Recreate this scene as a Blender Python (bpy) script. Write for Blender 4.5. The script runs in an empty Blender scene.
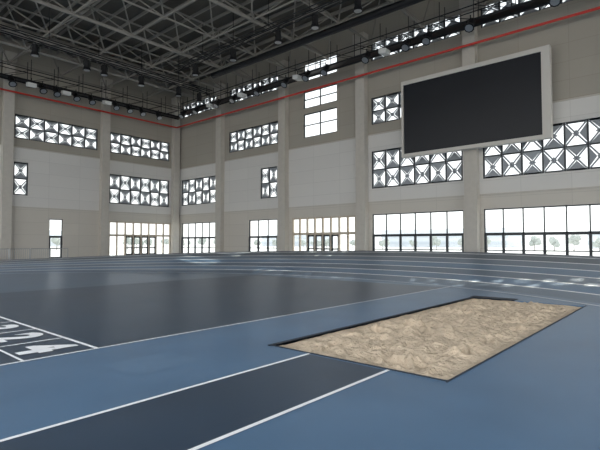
import bpy, math, random
from mathutils import Vector, noise
random.seed(4)
scene = bpy.context.scene
scene.view_settings.view_transform = 'Standard'
scene.view_settings.exposure = 0.0

D, L, W, S = 33.0, 48.7, -45.0, -24.3      # hall inner faces: east, north, west, south
H = 21.0
CX, CY = 0.0, 12.2                          # centre of track bend

# ------------------------------------------------------------------ materials
def mat(name, col, rough=0.6, metal=0.0, var=0.0, scale=3.0, bump=0.0, bscale=40.0, spec=0.5, col2=None, bdist=0.02):
    m = bpy.data.materials.new(name); m.use_nodes = True
    nt = m.node_tree; b = nt.nodes['Principled BSDF']
    b.inputs['Base Color'].default_value = (*col, 1)
    b.inputs['Roughness'].default_value = rough
    b.inputs['Metallic'].default_value = metal
    b.inputs['Specular IOR Level'].default_value = spec
    tc = nt.nodes.new('ShaderNodeNewGeometry')
    if var > 0:
        n = nt.nodes.new('ShaderNodeTexNoise'); n.inputs['Scale'].default_value = scale
        n.inputs['Detail'].default_value = 6
        nt.links.new(tc.outputs['Position'], n.inputs['Vector'])
        r = nt.nodes.new('ShaderNodeValToRGB')
        c2 = col2 if col2 else tuple(min(1, c*(1+var)) for c in col)
        c1 = tuple(c*(1-var) for c in col)
        r.color_ramp.elements[0].position = 0.3; r.color_ramp.elements[0].color = (*c1, 1)
        r.color_ramp.elements[1].position = 0.7; r.color_ramp.elements[1].color = (*c2, 1)
        nt.links.new(n.outputs['Fac'], r.inputs['Fac'])
        nt.links.new(r.outputs['Color'], b.inputs['Base Color'])
    if bump > 0:
        n2 = nt.nodes.new('ShaderNodeTexNoise'); n2.inputs['Scale'].default_value = bscale
        n2.inputs['Detail'].default_value = 4
        nt.links.new(tc.outputs['Position'], n2.inputs['Vector'])
        bp = nt.nodes.new('ShaderNodeBump'); bp.inputs['Strength'].default_value = bump
        bp.inputs['Distance'].default_value = bdist
        nt.links.new(n2.outputs['Fac'], bp.inputs['Height'])
        nt.links.new(bp.outputs['Normal'], b.inputs['Normal'])
    return m

def wall_mat(name, axis):
    m = bpy.data.materials.new(name); m.use_nodes = True
    nt = m.node_tree; b = nt.nodes['Principled BSDF']; b.inputs['Roughness'].default_value = 0.75
    g = nt.nodes.new('ShaderNodeNewGeometry')
    sp = nt.nodes.new('ShaderNodeSeparateXYZ'); nt.links.new(g.outputs['Position'], sp.inputs[0])
    mr = nt.nodes.new('ShaderNodeMath'); mr.operation = 'DIVIDE'; mr.inputs[1].default_value = 22.0
    nt.links.new(sp.outputs['Z'], mr.inputs[0])
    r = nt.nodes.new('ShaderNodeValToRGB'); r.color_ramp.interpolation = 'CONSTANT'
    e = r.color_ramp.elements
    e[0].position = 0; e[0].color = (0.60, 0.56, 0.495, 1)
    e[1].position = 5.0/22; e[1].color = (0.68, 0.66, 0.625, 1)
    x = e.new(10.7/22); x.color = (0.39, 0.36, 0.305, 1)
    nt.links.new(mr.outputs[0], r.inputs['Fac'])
    cb = nt.nodes.new('ShaderNodeCombineXYZ')
    nt.links.new(sp.outputs[axis], cb.inputs[0]); nt.links.new(sp.outputs['Z'], cb.inputs[1])
    br = nt.nodes.new('ShaderNodeTexBrick')
    br.offset = 0.0; br.inputs['Scale'].default_value = 1.0
    br.inputs['Brick Width'].default_value = 3.0; br.inputs['Row Height'].default_value = 1.2
    br.inputs['Mortar Size'].default_value = 0.015
    br.inputs['Color1'].default_value = (1, 1, 1, 1); br.inputs['Color2'].default_value = (0.96, 0.96, 0.96, 1)
    br.inputs['Mortar'].default_value = (0.82, 0.82, 0.82, 1)
    nt.links.new(cb.outputs[0], br.inputs['Vector'])
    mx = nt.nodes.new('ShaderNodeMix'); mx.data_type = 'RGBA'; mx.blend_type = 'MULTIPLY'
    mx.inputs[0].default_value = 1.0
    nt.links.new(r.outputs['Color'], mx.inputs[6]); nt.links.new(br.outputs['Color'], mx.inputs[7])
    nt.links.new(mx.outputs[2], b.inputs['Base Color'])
    return m

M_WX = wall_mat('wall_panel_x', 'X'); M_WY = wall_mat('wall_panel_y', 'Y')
M_COL = mat('column_paint', (0.52, 0.485, 0.43), 0.7, var=0.04)
M_FRAME = mat('window_frame_dark', (0.035, 0.04, 0.045), 0.45, 0.3)
M_LAT = mat('lattice_screen', (0.30, 0.325, 0.35), 0.5, 0.0)
M_CREAM = mat('door_surround', (0.55, 0.47, 0.37), 0.6)
M_BLK = mat('black_metal', (0.012, 0.012, 0.014), 0.5, 0.3)
M_STEEL = mat('truss_steel', (0.27, 0.25, 0.22), 0.5, 0.0)
M_ROOF = mat('roof_deck', (0.10, 0.09, 0.075), 0.8, var=0.15, scale=0.4)
M_RED = mat('red_pipe', (0.6, 0.04, 0.025), 0.45)
M_LIGHTB = mat('rubber_blue_light', (0.084, 0.160, 0.262), 0.36, var=0.10, scale=0.9, bump=0.10, bscale=120, spec=0.45)
M_MIDB = mat('rubber_blue_mid', (0.058, 0.104, 0.165), 0.33, var=0.08, scale=0.8, bump=0.08, bscale=120)
M_DARKB = mat('rubber_blue_dark', (0.032, 0.055, 0.088), 0.36, var=0.12, scale=0.8, bump=0.08, bscale=120, spec=0.45)
M_LINE = mat('white_line_paint', (0.88, 0.89, 0.90), 0.6)
M_RIM = mat('pit_rubber_rim', (0.03, 0.04, 0.055), 0.7)
M_PATCH = mat('rubber_patch', (0.105, 0.185, 0.29), 0.4, var=0.05)
M_SCREEN = mat('led_panel', (0.010, 0.012, 0.017), 0.4, spec=0.35)
M_BEZEL = mat('screen_bezel', (0.62, 0.59, 0.54), 0.55)
M_WHITE = mat('white_plastic', (0.7, 0.7, 0.68), 0.5)
M_GREY = mat('galvanised', (0.35, 0.36, 0.37), 0.4, 0.6)
M_SAND = mat('sand', (0.60, 0.49, 0.365), 0.95, var=0.18, scale=3.0, bump=1.0, bscale=12.0, spec=0.1, bdist=0.09)
M_GND = mat('outside_paving', (0.64, 0.64, 0.62), 0.9, var=0.1, scale=0.1)
M_LEAF = mat('foliage_hazed', (0.40, 0.43, 0.40), 0.9, var=0.15, scale=1.5)  # leaf colour paled to stand in for outdoor haze
M_TRUNK = mat('bark_hazed', (0.4, 0.38, 0.36), 0.9)  # trunk tone washed out too, haze mixed into the colour
M_BLDG = mat('far_building_hazed', (0.66, 0.69, 0.72), 0.9)  # distance haze is put into this pale facade colour
M_BLDW = mat('far_building_glass_hazed', (0.55, 0.59, 0.63), 0.5)  # glass bands lightened likewise to suggest haze

def glass_mat(name, c):
    gm = bpy.data.materials.new(name); gm.use_nodes = True
    nt = gm.node_tree; nt.nodes.clear()
    o = nt.nodes.new('ShaderNodeOutputMaterial'); mx = nt.nodes.new('ShaderNodeMixShader')
    t = nt.nodes.new('ShaderNodeBsdfTransparent'); t.inputs[0].default_value = (*c, 1)
    gl = nt.nodes.new('ShaderNodeBsdfGlossy'); gl.inputs['Roughness'].default_value = 0.03
    mx.inputs[0].default_value = 0.04
    nt.links.new(t.outputs[0], mx.inputs[1]); nt.links.new(gl.outputs[0], mx.inputs[2]); nt.links.new(mx.outputs[0], o.inputs[0])
    return gm
M_GLASS = glass_mat('window_glass_tinted', (0.52, 0.54, 0.54))
M_GLASSC = glass_mat('window_glass_clear', (0.97, 0.97, 0.96))

# ------------------------------------------------------------------ mesh builder
class MB:
    def __init__(s): s.v = []; s.f = []; s.m = []; s.mats = []
    def mi(s, m):
        if m not in s.mats: s.mats.append(m)
        return s.mats.index(m)
    def face(s, pts, m):
        b = len(s.v); s.v += [tuple(p) for p in pts]; s.f.append(tuple(range(b, b+len(pts)))); s.m.append(s.mi(m))
    def box(s, x0, x1, y0, y1, z0, z1, m):
        x0, x1 = sorted((x0, x1)); y0, y1 = sorted((y0, y1)); z0, z1 = sorted((z0, z1))
        b = len(s.v)
        s.v += [(x0,y0,z0),(x1,y0,z0),(x1,y1,z0),(x0,y1,z0),(x0,y0,z1),(x1,y0,z1),(x1,y1,z1),(x0,y1,z1)]
        for q in ((0,3,2,1),(4,5,6,7),(0,1,5,4),(1,2,6,5),(2,3,7,6),(3,0,4,7)):
            s.f.append(tuple(b+i for i in q)); s.m.append(s.mi(m))
    def prism(s, a, off, m):
        off = Vector(off); a = [Vector(p) for p in a]; n = len(a)
        c = [p+off for p in a]
        s.face(a, m); s.face(list(reversed(c)), m)
        for i in range(n): s.face([a[i], c[i], c[(i+1) % n], a[(i+1) % n]], m)
    def tube(s, p, q, r, m, n=6, r2=None):
        p, q = Vector(p), Vector(q); d = (q-p)
        if d.length < 1e-6: return
        d.normalize(); up = Vector((0,0,1)) if abs(d.z) < 0.9 else Vector((1,0,0))
        u = d.cross(up).normalized(); w = d.cross(u); b = len(s.v); r2 = r if r2 is None else r2
        for pt, rr in ((p, r), (q, r2)):
            for i in range(n):
                a = 2*math.pi*i/n
                s.v.append(tuple(pt + u*math.cos(a)*rr + w*math.sin(a)*rr))
        k = s.mi(m)
        for i in range(n):
            j = (i+1) % n
            s.f.append((b+i, b+j, b+n+j, b+n+i)); s.m.append(k)
        s.f.append(tuple(b+i for i in reversed(range(n)))); s.m.append(k)
        s.f.append(tuple(b+n+i for i in range(n))); s.m.append(k)
    def obj(s, name, smooth=False):
        me = bpy.data.meshes.new(name); me.from_pydata(s.v, [], s.f)
        for m in s.mats: me.materials.append(m)
        me.polygons.foreach_set('material_index', s.m)
        if smooth: me.polygons.foreach_set('use_smooth', [True]*len(s.f))
        me.update(); ob = bpy.data.objects.new(name, me); scene.collection.objects.link(ob); return ob

# wall-space mapping: a along wall, t outward depth
MAPS = {
 'east':  lambda a, t, z: (D+t, a, z),
 'north': lambda a, t, z: (a, L+t, z),
 'south': lambda a, t, z: (a, S-t, z),
 'west':  lambda a, t, z: (W-t, a, z)}
def wbox(mb, side, a0, a1, t0, t1, z0, z1, m):
    p = MAPS[side](a0, t0, z0); q = MAPS[side](a1, t1, z1)
    mb.box(p[0], q[0], p[1], q[1], p[2], q[2], m)

# ------------------------------------------------------------------ openings
R1 = (0.1, 4.0); R2 = (6.15, 9.3); R3 = (11.55, 13.85); R4 = (14.35, 16.0); R5 = (17.0, 18.7)
openings = {'east': [
  (41.3, 48.0, *R1, 'store'), (41.3, 48.0, *R2, 'lattice'), (41.3, 48.0, *R5, 'lattice'),
  (31.7, 35.9, *R1, 'store'), (31.7, 34.1, *R2, 'lattice'), (31.6, 39.1, *R3, 'lattice'), (31.6, 39.1, *R5, 'lattice'),
  (22.3, 29.7, *R1, 'door'), (24.3, 28.3, *R3, 'plain'), (24.3, 28.3, *R4, 'plain'), (24.3, 28.3, *R5, 'plain'),
  (12.95, 20.7, *R1, 'store'), (12.95, 20.7, *R2, 'lattice'), (12.95, 20.7, *R3, 'lattice'), (12.95, 20.7, *R5, 'lattice'),
  (3.8, 11.5, *R1, 'store'), (3.8, 11.5, *R2, 'lattice'), (3.8, 11.5, *R5, 'lattice'),
  (-5.4, 2.3, *R1, 'store'), (-5.4, 2.3, *R2, 'lattice'), (-5.4, 2.3, *R3, 'plain'), (-5.4, 2.3, *R5, 'lattice'),  # third-row window here is out of view, added to let sun onto the bank
  (-14.6, -6.9, *R1, 'store'), (-14.6, -6.9, *R2, 'lattice'), (-14.6, -6.9, *R3, 'lattice')],
 'north': [
  (24.2, 32.0, *R1, 'door'), (24.2, 31.7, 5.95, 9.2, 'lattice'), (24.2, 31.7, *R3, 'lattice'),
  (18.1, 19.4, *R1, 'store'), (14.85, 22.8, *R3, 'lattice'), (14.85, 16.1, *R2, 'lattice'),
  (5.5, 13.4, *R3, 'lattice'), (5.5, 13.4, *R1, 'store'), (5.5, 13.4, *R2, 'lattice'),
  (-4.0, 4.1, *R3, 'lattice'), (-4.0, 4.1, *R1, 'store')],
 'south': [], 'west': []}
for i in range(8):
    a = W+1.5+i*9.5
    openings['south'] += [(a, a+8.6, 0.1, 5.5, 'clear'), (a, a+8.6, 6.15, 17.5, 'clear')]  # unseen wall, glazing enlarged to bring more daylight into the hall
for i in range(7):
    a = S+2+i*10.2
    openings['west'] += [(a, a+9.2, 0.1, 5.5, 'clear'), (a, a+9.2, 6.15, 17.5, 'clear')]  # also unseen, nearly all glass to brighten the interior

def build_wall(side, a0, a1, m):
    ops = openings[side]; T = 0.35
    zs = sorted({-0.3, H} | {o[2] for o in ops} | {o[3] for o in ops})
    mb = MB()
    for k in range(len(zs)-1):
        z0, z1 = zs[k], zs[k+1]
        hit = sorted((o[0], o[1]) for o in ops if o[2] <= z0+1e-6 and o[3] >= z1-1e-6)
        cur = a0
        for h in hit:
            if h[0] > cur: wbox(mb, side, cur, h[0], 0, T, z0, z1, m)
            cur = max(cur, h[1])
        if cur < a1: wbox(mb, side, cur, a1, 0, T, z0, z1, m)
    mb.obj('wall_'+side)
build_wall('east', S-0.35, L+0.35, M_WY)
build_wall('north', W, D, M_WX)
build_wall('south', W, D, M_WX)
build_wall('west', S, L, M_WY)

def bars(mb, side, a0, a1, z0, z1, n, m, w=0.05, t0=0.1, t1=0.2):
    for i in range(n+1):
        c = a0+(a1-a0)*i/n
        lo = max(a0, c-w/2); hi = min(a1, c+w/2)
        if i == 0: hi = a0+w
        if i == n: lo = a1-w
        wbox(mb, side, lo, hi, t0, t1, z0, z1, m)
wn = 0
def build_window(side, a0, a1, z0, z1, kind):
    global wn
    mb = MB(); P = MAPS[side]
    def rail(z, h, m=M_FRAME, x0=a0, x1=a1): wbox(mb, side, x0, x1, 0.1, 0.2, z, z+h, m)
    def glass(g=M_GLASS): mb.face([P(a0,0.22,z0),P(a1,0.22,z0),P(a1,0.22,z1),P(a0,0.22,z1)], g)
    w = a1-a0
    if kind == 'lattice':
        n = max(1, round(w/1.3)); rows = 2
        bars(mb, side, a0, a1, z0, z1, n, M_FRAME, 0.10, 0.05, 0.2)
        rail(z0, 0.12); rail(z1-0.12, 0.12); rail((z0+z1)/2-0.05, 0.10)
        cw = w/n; ch = (z1-z0)/rows
        off = Vector(P(0, 0.04, 0))-Vector(P(0, 0, 0))
        for i in range(n):
            for j in range(rows):
                x0, x1 = a0+i*cw, a0+(i+1)*cw; y0, y1 = z0+j*ch, z0+(j+1)*ch
                xm, ym = (x0+x1)/2, (y0+y1)/2
                if (i+j) % 2 == 0:
                    for s_ in (-1, 1):
                        mb.prism([P(xm+s_*cw*.5,0.1,y0+ch*.08), P(xm+s_*cw*.5,0.1,y1-ch*.08), P(xm+s_*cw*.14,0.1,ym)], off, M_LAT)
                    mb.prism([P(xm-cw*.15,0.1,ym), P(xm,0.1,ym-ch*.15), P(xm+cw*.15,0.1,ym), P(xm,0.1,ym+ch*.15)], off, M_LAT)
                else:
                    for s_ in (-1, 1):
                        ye = ym+s_*ch*.5
                        mb.prism([P(x0+cw*.05,0.1,ye), P(x1-cw*.05,0.1,ye), P(xm,0.1,ym+s_*ch*.10)], off, M_LAT)
                    mb.prism([P(xm-cw*.2,0.1,ym), P(xm,0.1,ym-ch*.1), P(xm+cw*.2,0.1,ym), P(xm,0.1,ym+ch*.1)], off, M_LAT)
                mb.tube(P(x0,0.12,y0), P(x1,0.12,y1), 0.055, M_LAT, 4)
                mb.tube(P(x0,0.12,y1), P(x1,0.12,y0), 0.055, M_LAT, 4)
        glass()
    elif kind in ('plain', 'clear'):
        n = max(1, round(w/1.9))
        bars(mb, side, a0, a1, z0, z1, n, M_FRAME, 0.09)
        rail(z0, 0.09); rail(z1-0.09, 0.09); rail((z0+z1)/2, 0.08); glass(M_GLASSC if kind == 'clear' else M_GLASS)
    elif kind == 'store':
        n = max(1, round(w/1.28))
        bars(mb, side, a0, a1, 2.2, z1, n, M_FRAME, 0.07)
        bars(mb, side, a0, a1, z0, 2.2, n, M_FRAME, 0.16, 0.06, 0.2)
        rail(z0, 0.12); rail(z1-0.08, 0.08); rail(2.12, 0.2); rail(1.05, 0.07); glass()
    else:
        rail(z1-0.15, 0.15, M_CREAM); rail(2.35, 0.22, M_CREAM); rail(z0, 0.08, M_CREAM)
        bars(mb, side, a0, a1, z0, z1, 8, M_CREAM, 0.14, 0.02, 0.2)
        c = (a0+a1)/2
        for k in (-2, -1, 0, 1):      # four framed door leaves
            u0 = c+k*w/8+0.07; u1 = c+(k+1)*w/8-0.07
            wbox(mb, side, u0, u0+0.12, 0.08, 0.16, z0, 2.35, M_FRAME)
            wbox(mb, side, u1-0.12, u1, 0.08, 0.16, z0, 2.35, M_FRAME)
            wbox(mb, side, u0, u1, 0.08, 0.16, z0, z0+0.3, M_FRAME)
            wbox(mb, side, u0, u1, 0.08, 0.16, 2.2, 2.35, M_FRAME)
            wbox(mb, side, u0, u1, 0.08, 0.16, 1.0, 1.12, M_FRAME)
        glass()
    if kind == 'door':
        build_window.d += 1; mb.obj('door_%d' % build_window.d)
    else:
        wn += 1; mb.obj('window_%d' % wn)
build_window.d = 0
for side, ops in openings.items():
    for o_ in ops: build_window(side, *o_)

# ------------------------------------------------------------------ columns and trims
for i, y in enumerate([40.3, 30.6, 21.5, 12.2, 3.0, -6.2, -15.4]):
    mb = MB(); mb.box(D-0.55, D, y-0.45, y+0.45, 0, 19.0, M_COL)
    mb.box(D-0.60, D, y-0.5, y+0.5, 0, 0.3, M_COL); mb.box(D-0.75, D, y-0.55, y+0.55, 18.6, 19.4, M_COL)
    mb.obj('wall_column')
for x in [32.4, 23.5, 14.2, 4.8, -4.6, -14]:
    mb = MB(); mb.box(x-0.42, x+0.42, L-0.55, L, 0, 19.0, M_COL)
    mb.box(x-0.47, x+0.47, L-0.6, L, 0, 0.3, M_COL); mb.box(x-0.5, x+0.5, L-0.75, L, 18.6, 19.4, M_COL)
    mb.obj('wall_column')
k = 0
for z in (5.0, 10.7):
    k += 1; mb = MB(); mb.box(D-0.05, D, S, L, z-0.05, z+0.05, M_COL); mb.obj('trim_%d' % k)
    k += 1; mb = MB(); mb.box(0, D-0.06, L-0.05, L, z-0.05, z+0.05, M_COL); mb.obj('trim_%d' % k)

# ------------------------------------------------------------------ floor
PX0, PX1, PY0, PY1 = 5.2, 13.65, 2.25, 5.08
mb = MB()
mb.box(W, PX0, S, L, -0.3, 0, M_LIGHTB); mb.box(PX1, D, S, L, -0.3, 0, M_LIGHTB)
mb.box(PX0, PX1, S, PY0, -0.3, 0, M_LIGHTB); mb.box(PX0, PX1, PY1, L, -0.3, 0, M_LIGHTB)
mb.obj('floor')
mb = MB(); Z = 0.003
def rect(x0, x1, y0, y1, m, z=Z, mbx=None):
    (mbx or mb).face([(x0,y0,z),(x1,y0,z),(x1,y1,z),(x0,y1,z)], m)
rect(W+5, 16.0, 6.95, 16.9, M_DARKB); rect(W+5, 5.12, 3.0, 4.3, M_DARKB)
# infield beyond the sprint straight
rect(-30, 0, 16.9, 29.2, M_MIDB)
pts = [(0,16.9)]+[(17.0*math.cos(a)+CX, CY+17.0*math.sin(a)) for a in [math.radians(16+ (90-16)*i/24) for i in range(25)]]
mb.face([(p[0],p[1],Z) for p in pts], M_MIDB)
rect(2.9, 3.9, 5.15, 5.95, M_PATCH)
mb.obj('sports_flooring')
mb = MB(); Z2 = 0.006
rect(W+5, 5.15, 4.275, 4.325, M_LINE, Z2); rect(W+5, 5.15, 2.975, 3.025, M_LINE, Z2)
rect(W+5, 16.6, 6.915, 6.965, M_LINE, Z2); rect(3.27, 3.33, 6.97, 16.9, M_LINE, Z2)
rect(2.27, 2.31, 6.97, 16.9, M_LINE, Z2)
for i in range(1, 9): rect(W+5, 3.27, 6.94+1.22*i-0.025, 6.94+1.22*i+0.025, M_LINE, Z2)
n = 20                                      # small take-off circle mark
cx, cy = 6.56, -0.72
for i in range(n):
    a, b = 2*math.pi*i/n, 2*math.pi*(i+1)/n
    mb.face([(cx+.10*math.cos(a),cy+.10*math.sin(a),Z2),(cx+.10*math.cos(b),cy+.10*math.sin(b),Z2),(cx+.055*math.cos(b),cy+.055*math.sin(b),Z2),(cx+.055*math.cos(a),cy+.055*math.sin(a),Z2)], M_LINE)
mb.obj('floor_line_markings')
for i in range(6):
    cu = bpy.data.curves.new('lane_number', 'FONT'); cu.body = str(i+1) if i else '4'; cu.size = 1.05; cu.align_x = 'CENTER'
    if i == 3: cu.body = '1'
    cu.offset = 0.05
    ob = bpy.data.objects.new('lane_number_tmp', cu); scene.collection.objects.link(ob)
    bpy.context.view_layer.update()
    me = bpy.data.meshes.new_from_object(ob.evaluated_get(bpy.context.evaluated_depsgraph_get()))
    bpy.data.objects.remove(ob)
    me.materials.clear(); me.materials.append(M_LINE)
    o2 = bpy.data.objects.new('lane_number', me); scene.collection.objects.link(o2)
    o2.location = (2.42, 6.94+1.22*(i+0.5), 0.008); o2.rotation_euler = (0, 0, -math.pi/2)

# sand pit: trampled and raked surface with footprints
fp = []
for k in range(150):
    fp.append((random.uniform(PX0+.2, PX1-.2), random.uniform(PY0+.2, PY1-.2), random.uniform(0, math.pi), random.uniform(.03, .06)))
mb = MB(); NX, NY = 300, 104
def sh(x, y):
    v = Vector((x, y, 0))
    h = noise.noise(v*1.1)*0.06 + noise.noise(v*2.8+Vector((5,2,1)))*0.08 + noise.noise(v*6+Vector((1,9,4)))*0.05 + noise.noise(v*12+Vector((3,1,4)))*0.02
    for (fx, fy, fa, fd) in fp:
        dx, dy = x-fx, y-fy
        if abs(dx) < .35 and abs(dy) < .35:
            u = dx*math.cos(fa)+dy*math.sin(fa); w_ = -dx*math.sin(fa)+dy*math.cos(fa)
            q = (u/.17)**2+(w_/.085)**2
            h += -fd*math.exp(-q*q*.6) + fd*.45*math.exp(-(math.sqrt(q)-1.5)**2*4)
    e = min(x-PX0, PX1-x, y-PY0, PY1-y)
    return -0.03 + h*min(1, 0.15+e*2)
for j in range(NY+1):
    for i in range(NX+1):
        x = PX0+(PX1-PX0)*i/NX; y = PY0+(PY1-PY0)*j/NY
        mb.v.append((x, y, sh(x, y)))
kk = mb.mi(M_SAND)
for j in range(NY):
    for i in range(NX):
        a = j*(NX+1)+i; mb.f.append((a, a+1, a+NX+2, a+NX+1)); mb.m.append(kk)
sp_ = mb.obj('sand_pit', True)
mb = MB(); r = 0.06
mb.box(PX0-r, PX1+r, PY1, PY1+0.06, -0.05, 0.012, M_RIM); mb.box(PX0-r, PX1+r, PY0-0.02, PY0, -0.05, 0.010, M_RIM)
mb.box(PX0-0.03, PX0, PY0, PY1, -0.05, 0.010, M_RIM); mb.box(PX1, PX1+0.35, PY0+1.7, PY1+0.1, -0.05, 0.014, M_RIM)
mb.obj('pit_edge_trim')

# ------------------------------------------------------------------ banked running track
def track_pt(kind, s, r):
    if kind == 'arc':
        return (CX+r*math.cos(s), CY+r*math.sin(s))
    sgn = 1 if kind == 'n' else -1
    return (s, CY+sgn*r)
stations = [('s', x) for x in range(-40, 0, 4)] + [('arc', math.radians(-90+180*i/120)) for i in range(121)] + [('n', -x) for x in range(4, 41, 4)]
rings = [17.15]; rm = []
def add(r_, m): rings.append(r_); rm.append(m)
add(17.24, M_LINE); add(17.6, M_LIGHTB)
lw = 0.10; r_ = 17.6
cols = [M_MIDB, M_LIGHTB, M_MIDB, M_LIGHTB, M_MIDB, M_DARKB]
for i in range(6):
    add(r_+0.98-lw, cols[i]); add(r_+0.98, M_LINE); r_ += 0.98
add(r_+0.35, M_DARKB); RO = rings[-1]
def hgt(st, r):
    Hh = 1.14*max(0, math.cos(st[1])) if st[0] == 'arc' else 0.0
    u = min(1, max(0, (r-17.6)/(RO-17.6)))
    return 0.009 + Hh*(u**1.15)
mb = MB(); nr = len(rings)
for st in stations:
    for r_ in rings:
        p = track_pt(st[0], st[1], r_); mb.v.append((p[0], p[1], hgt(st, r_)))
for i in range(len(stations)-1):
    for j in range(nr-1):
        a = i*nr+j; mb.f.append((a, a+1, a+nr+1, a+nr)); mb.m.append(mb.mi(rm[j]))
for i in range(len(stations)-1):    # outer fascia
    s0, s1 = stations[i], stations[i+1]
    p = track_pt(s0[0], s0[1], RO); q = track_pt(s1[0], s1[1], RO)
    mb.face([(*p, hgt(s0, RO)), (*q, hgt(s1, RO)), (*q, 0.0), (*p, 0.0)], M_DARKB)
mb.obj('running_track')

# ------------------------------------------------------------------ big screen
mb = MB(); sx = D-1.1; y0, y1, z0, z1 = 6.85, 17.25, 8.2, 14.1
mb.box(sx, sx+0.35, y0+0.3, y1-0.2, z0+0.25, z1-0.25, M_SCREEN)
mb.box(sx-0.08, sx+0.4, y0, y0+0.5, z0, z1, M_BEZEL); mb.box(sx-0.08, sx+0.4, y1-0.15, y1, z0, z1, M_BEZEL)
mb.box(sx-0.08, sx+0.4, y0+0.5, y1-0.15, z0, z0+0.25, M_BEZEL); mb.box(sx-0.08, sx+0.4, y0+0.5, y1-0.15, z1-0.3, z1, M_BEZEL)
for y in (8.5, 15.8):
    mb.box(sx+0.4, D-0.005, y-0.1, y+0.1, 9, 9.2, M_BLK); mb.box(sx+0.4, D-0.005, y-0.1, y+0.1, 13, 13.2, M_BLK)
mb.obj('led_display_screen')

# ------------------------------------------------------------------ red pipes
zr = 15.65
mb = MB(); mb.tube((D-0.9, S+1, zr), (D-0.9, L-0.9, zr), 0.09, M_RED, 8)
mb.obj('fire_sprinkler_pipe')
mb = MB(); mb.tube((D-1.0, L-0.9, zr), (W+1, L-0.9, zr), 0.09, M_RED, 8)
mb.obj('fire_sprinkler_pipe')

# ------------------------------------------------------------------ roof
mb = MB()
sk = [(-44+i*8.5, -37+i*8.5, -23, 47) for i in range(5)]  # wide roof openings behind the camera, added to light the floor
xs = sorted({W-0.35, D+0.35} | {s[0] for s in sk} | {s[1] for s in sk})
for i in range(len(xs)-1):
    x0, x1 = xs[i], xs[i+1]; h = [s for s in sk if s[0] <= x0 and s[1] >= x1]
    if h:
        mb.box(x0, x1, S-0.35, h[0][2], H, H+0.3, M_ROOF); mb.box(x0, x1, h[0][3], L+0.35, H, H+0.3, M_ROOF)
    else: mb.box(x0, x1, S-0.35, L+0.35, H, H+0.3, M_ROOF)
mb.obj('ceiling')
mb = MB(); g = 4.6; zb, zt = 18.3, 20.5
nx = 14; ny = 16; X0 = D-0.6-g*(nx-1); Y0 = L-0.8-g*(ny-1)
B = lambda i, j: Vector((X0+i*g, Y0+j*g, zb))
Tt = lambda i, j: Vector((X0+(i+.5)*g, Y0+(j+.5)*g, zt))
for i in range(nx):
    for j in range(ny):
        big = 0.14 if j % 2 == 0 else 0.07
        if i < nx-1: mb.tube(B(i,j), B(i+1,j), big, M_STEEL, 6)
        if j < ny-1: mb.tube(B(i,j), B(i,j+1), 0.07, M_STEEL, 6)
        mb.tube(B(i,j)-Vector((0,0,.14)), B(i,j)+Vector((0,0,.14)), 0.16, M_STEEL, 8)
        if i < nx-1 and j < ny-1:
            tp = Tt(i, j)
            for q in (B(i,j), B(i+1,j), B(i,j+1), B(i+1,j+1)): mb.tube(q, tp, 0.06, M_STEEL, 5)
            if i < nx-2: mb.tube(tp, Tt(i+1,j), 0.08, M_STEEL, 5)
            if j < ny-2: mb.tube(tp, Tt(i,j+1), 0.08, M_STEEL, 5)
mb.obj('roof_space_frame')
mb = MB()      # purlins under the deck
for i in range(0, 25):
    x = D-1-i*1.5; mb.box(x-0.05, x+0.05, S, L, 20.75, 21.0, M_STEEL)
mb.obj('roof_purlins')

# catwalk along the walls
def catwalk(name, p, q, z):
    mb = MB(); p = Vector((*p, z)); q = Vector((*q, z)); d = (q-p); n = int(d.length/2.3); d = d/n
    u = d.normalized(); s = Vector((-u.y, u.x, 0))*0.45
    for sg in (-1, 1):
        mb.tube(p+s*sg, q+s*sg, 0.09, M_BLK); mb.tube(p+s*sg+Vector((0,0,1)), q+s*sg+Vector((0,0,1)), 0.04, M_BLK)
        for i in range(n+1):
            c = p+d*i+s*sg; mb.tube(c, c+Vector((0,0,2.0)), 0.03, M_BLK)
            if i < n: mb.tube(c, c+d+Vector((0,0,1)), 0.025, M_BLK)
    a = [p-s, p+s, q+s, q-s]; mb.prism([v+Vector((0,0,0.02)) for v in a], (0,0,0.08), M_BLK)
    mb.obj(name)
catwalk('lighting_catwalk', (30.6, S+2), (30.6, L-4.5), 16.4)
catwalk('lighting_catwalk', (W+4, L-2.4), (31.6, L-2.4), 16.4)

def spots(name, pts, aim):
    mb = MB(); aim = Vector(aim)
    for p in pts:
        p = Vector(p); mb.tube(p+Vector((0,0,0.6)), p+Vector((0,0,0.25)), 0.04, M_BLK)
        sd = Vector((-aim.y, aim.x, 0)).normalized() if abs(aim.x)+abs(aim.y) > 0.01 else Vector((1,0,0))
        for s in (-1, 1): mb.tube(p+sd*0.28*s+Vector((0,0,0.28)), p+sd*0.28*s-Vector((0,0,0.1)), 0.03, M_BLK)
        mb.tube(p+sd*0.28+Vector((0,0,0.28)), p-sd*0.28+Vector((0,0,0.28)), 0.03, M_BLK)
        mb.tube(p-aim*0.4, p+aim*0.2, 0.22, M_BLK, 10); mb.tube(p+aim*0.2, p+aim*0.46, 0.25, M_BLK, 10, 0.34)
        mb.tube(p+aim*0.455, p+aim*0.47, 0.25, M_GREY, 10)
    mb.obj(name)
a1 = Vector((-0.6, 0, -0.8))
spots('spotlight_row', [(29.7, y, 15.95) for y in [-4, 1, 4.5, 6, 11, 14, 15.6, 19, 23, 25, 27.5, 31, 34.5, 37, 40.5, 43]], a1)
spots('spotlight_row', [(x, L-3.4, 15.85) for x in [0, 4, 7, 9, 12, 13.5, 16, 17.2, 19, 20.5, 23, 24.5, 26, 28]], Vector((0, -0.6, -0.8)))
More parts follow.
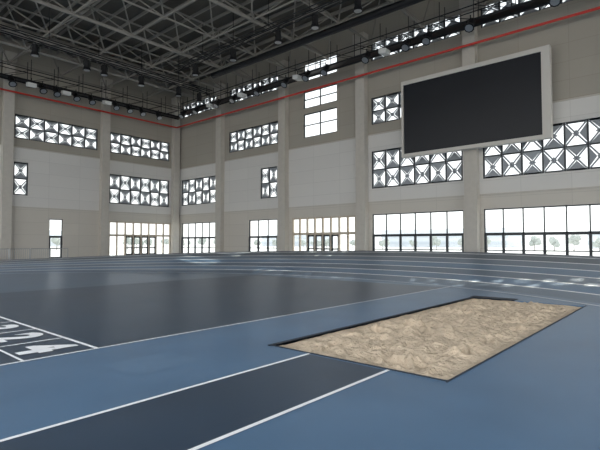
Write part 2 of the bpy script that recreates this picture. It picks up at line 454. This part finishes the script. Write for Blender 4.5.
def lbar(axis, c, a0, a1_, z, pts):
    mb = MB()
    for k in (-0.2, 0.2):
        for h in (0, 0.4):
            if axis == 'y': mb.tube((c+k, a0, z+h), (c+k, a1_, z+h), 0.045, M_BLK)
            else: mb.tube((a0, c+k, z+h), (a1_, c+k, z+h), 0.045, M_BLK)
    t = a0
    while t < a1_:
        if axis == 'y':
            mb.tube((c, t, z+.4), (c, t, 20.9), 0.025, M_BLK); mb.tube((c-.2,t,z),(c-.2,t+2,z+.4),.03,M_BLK); mb.tube((c+.2,t+2,z+.4),(c+.2,t+4,z),.03,M_BLK)
        else:
            mb.tube((t, c, z+.4), (t, c, 20.9), 0.025, M_BLK); mb.tube((t,c-.2,z),(t+2,c-.2,z+.4),.03,M_BLK); mb.tube((t+2,c+.2,z+.4),(t+4,c+.2,z),.03,M_BLK)
        t += 4
    mb.obj('lighting_bar')
    spots('spotlight_row', [((c, t, z-0.65) if axis == 'y' else (t, c, z-0.65)) for t in pts], Vector((0,0,-1)))
lbar('y', 24.0, -8, 36, 17.4, [2, 6, 9, 13, 16, 19.5, 23, 28, 33])
lbar('x', 38.5, -6, 30, 17.2, [1, 4, 8, 10, 13, 17, 18.5, 22, 26, 28.5])
# white flood luminaires below the catwalk
mb = MB()
for p in [(29.6,38,15.6),(29.6,33.2,15.7),(29.6,26,15.7),(29.6,17.4,15.6)] + [(x,L-3.6,15.6) for x in (3,6,11,15,18,22)]:
    mb.prism([(p[0]-.35,p[1]-.3,p[2]),(p[0]+.35,p[1]-.3,p[2]),(p[0]+.35,p[1]+.3,p[2]+.1),(p[0]-.35,p[1]+.3,p[2]+.1)], (0,0,0.35), M_WHITE)
    mb.tube((p[0],p[1],p[2]+.35), (p[0],p[1],p[2]+.85), 0.04, M_BLK)
mb.obj('floodlight_row')
# ventilation ducts
mb = MB(); mb.tube((8, L-6, 19.3), (30, L-6, 19.3), 0.4, M_STEEL, 14); mb.obj('ventilation_duct')
mb = MB(); mb.tube((27.5, -10, 17.7), (27.5, 35, 17.7), 0.28, M_BLK, 12); mb.obj('ventilation_duct')

# crowd barrier at left
mb = MB()
for i in range(6):
    x0 = 8.5+i*1.6; x1 = x0+1.5; y = 44.0
    mb.tube((x0,y,1.1),(x1,y,1.1),.03,M_GREY); mb.tube((x0,y,.2),(x1,y,.2),.03,M_GREY)
    for x in (x0, x1): mb.tube((x,y,0.03),(x,y,1.1),.03,M_GREY); mb.box(x-.03,x+.03,y-.3,y+.3,0,.04,M_GREY)
    for k in range(1, 9): mb.tube((x0+k*1.5/9,y,.2),(x0+k*1.5/9,y,1.1),.015,M_GREY,4)
mb.obj('crowd_barrier')

# ------------------------------------------------------------------ outside
mb = MB(); mb.box(-300, 400, -300, 400, -0.5, -0.31, M_GND); mb.obj('outside_ground')
def tree(x, y, h):
    mb = MB(); mb.tube((x,y,-0.31),(x,y,h*.55),.16,M_TRUNK,8,.09)
    for k in range(7):
        c = Vector((x+random.uniform(-.3,.3)*h*.6, y+random.uniform(-.3,.3)*h*.9, h*random.uniform(.4,.85))); R = h*random.uniform(.17,.26)
        mb.tube((x,y,h*.4), c, .06, M_TRUNK, 5)
        b = len(mb.v); nu, nv = 10, 7
        for j in range(nv+1):
            for i in range(nu):
                th = math.pi*j/nv; ph = 2*math.pi*i/nu
                d = Vector((math.sin(th)*math.cos(ph), math.sin(th)*math.sin(ph), math.cos(th)))
                mb.v.append(tuple(c + d*R*(1+.35*noise.noise(d*3+c))))
        kk = mb.mi(M_LEAF)
        for j in range(nv):
            for i in range(nu):
                a = b+j*nu+i; a2 = b+j*nu+(i+1) % nu
                mb.f.append((a, a2, a2+nu, a+nu)); mb.m.append(kk)
    mb.obj('tree')
for i in range(40): tree(124+random.uniform(-4,10), -14+i*6+random.uniform(-2,2), random.uniform(2.6,3.8))
for i in range(14): tree(14+i*7+random.uniform(-3,3), 136+random.uniform(-4,6), random.uniform(3.0,4.5))
for (x0,x1,y0,y1,h) in ((190,210,-40,30,6),(200,220,60,120,8),(185,200,150,190,6),(60,110,250,265,8)):
    mb = MB()
    mb.box(x0,x1,y0,y1,-0.31,h,M_BLDG)
    for z in range(1, int(h)-1, 3):
        mb.box(x0-.1,x1+.1,y0-.1,y1+.1,z,z+1.3,M_BLDW)
    mb.obj('distant_building')

# ------------------------------------------------------------------ light
w = bpy.data.worlds.new('World'); scene.world = w; w.use_nodes = True
nt = w.node_tree; bg = nt.nodes['Background']
tc = nt.nodes.new('ShaderNodeTexCoord'); sp = nt.nodes.new('ShaderNodeSeparateXYZ'); nt.links.new(tc.outputs['Generated'], sp.inputs[0])
r = nt.nodes.new('ShaderNodeValToRGB'); nt.links.new(sp.outputs['Z'], r.inputs['Fac'])
r.color_ramp.elements[0].position = 0.0; r.color_ramp.elements[0].color = (0.98, 0.98, 0.97, 1)
r.color_ramp.elements[1].position = 0.8; r.color_ramp.elements[1].color = (0.86, 0.92, 1.0, 1)
nt.links.new(r.outputs['Color'], bg.inputs['Color']); bg.inputs['Strength'].default_value = 3.3
sl = bpy.data.lights.new('sun', 'SUN'); sl.energy = 9.0; sl.angle = math.radians(0.6); sl.color = (1, 0.93, 0.82)
so = bpy.data.objects.new('sun', sl); scene.collection.objects.link(so)
el = math.radians(48); az = math.radians(8)
dirv = Vector((-math.cos(el)*math.cos(az), -math.cos(el)*math.sin(az), -math.sin(el)))
so.rotation_euler = dirv.to_track_quat('-Z', 'Y').to_euler(); so.location = (80, 20, 60)

# ------------------------------------------------------------------ camera
cam = bpy.data.cameras.new('camera'); cam.lens = 27.6; cam.sensor_width = 36; cam.clip_end = 1000
co = bpy.data.objects.new('camera', cam); scene.collection.objects.link(co)
co.location = (0, 0, 1.6); co.rotation_euler = (math.radians(92.24), 0, math.radians(-49))
scene.camera = co
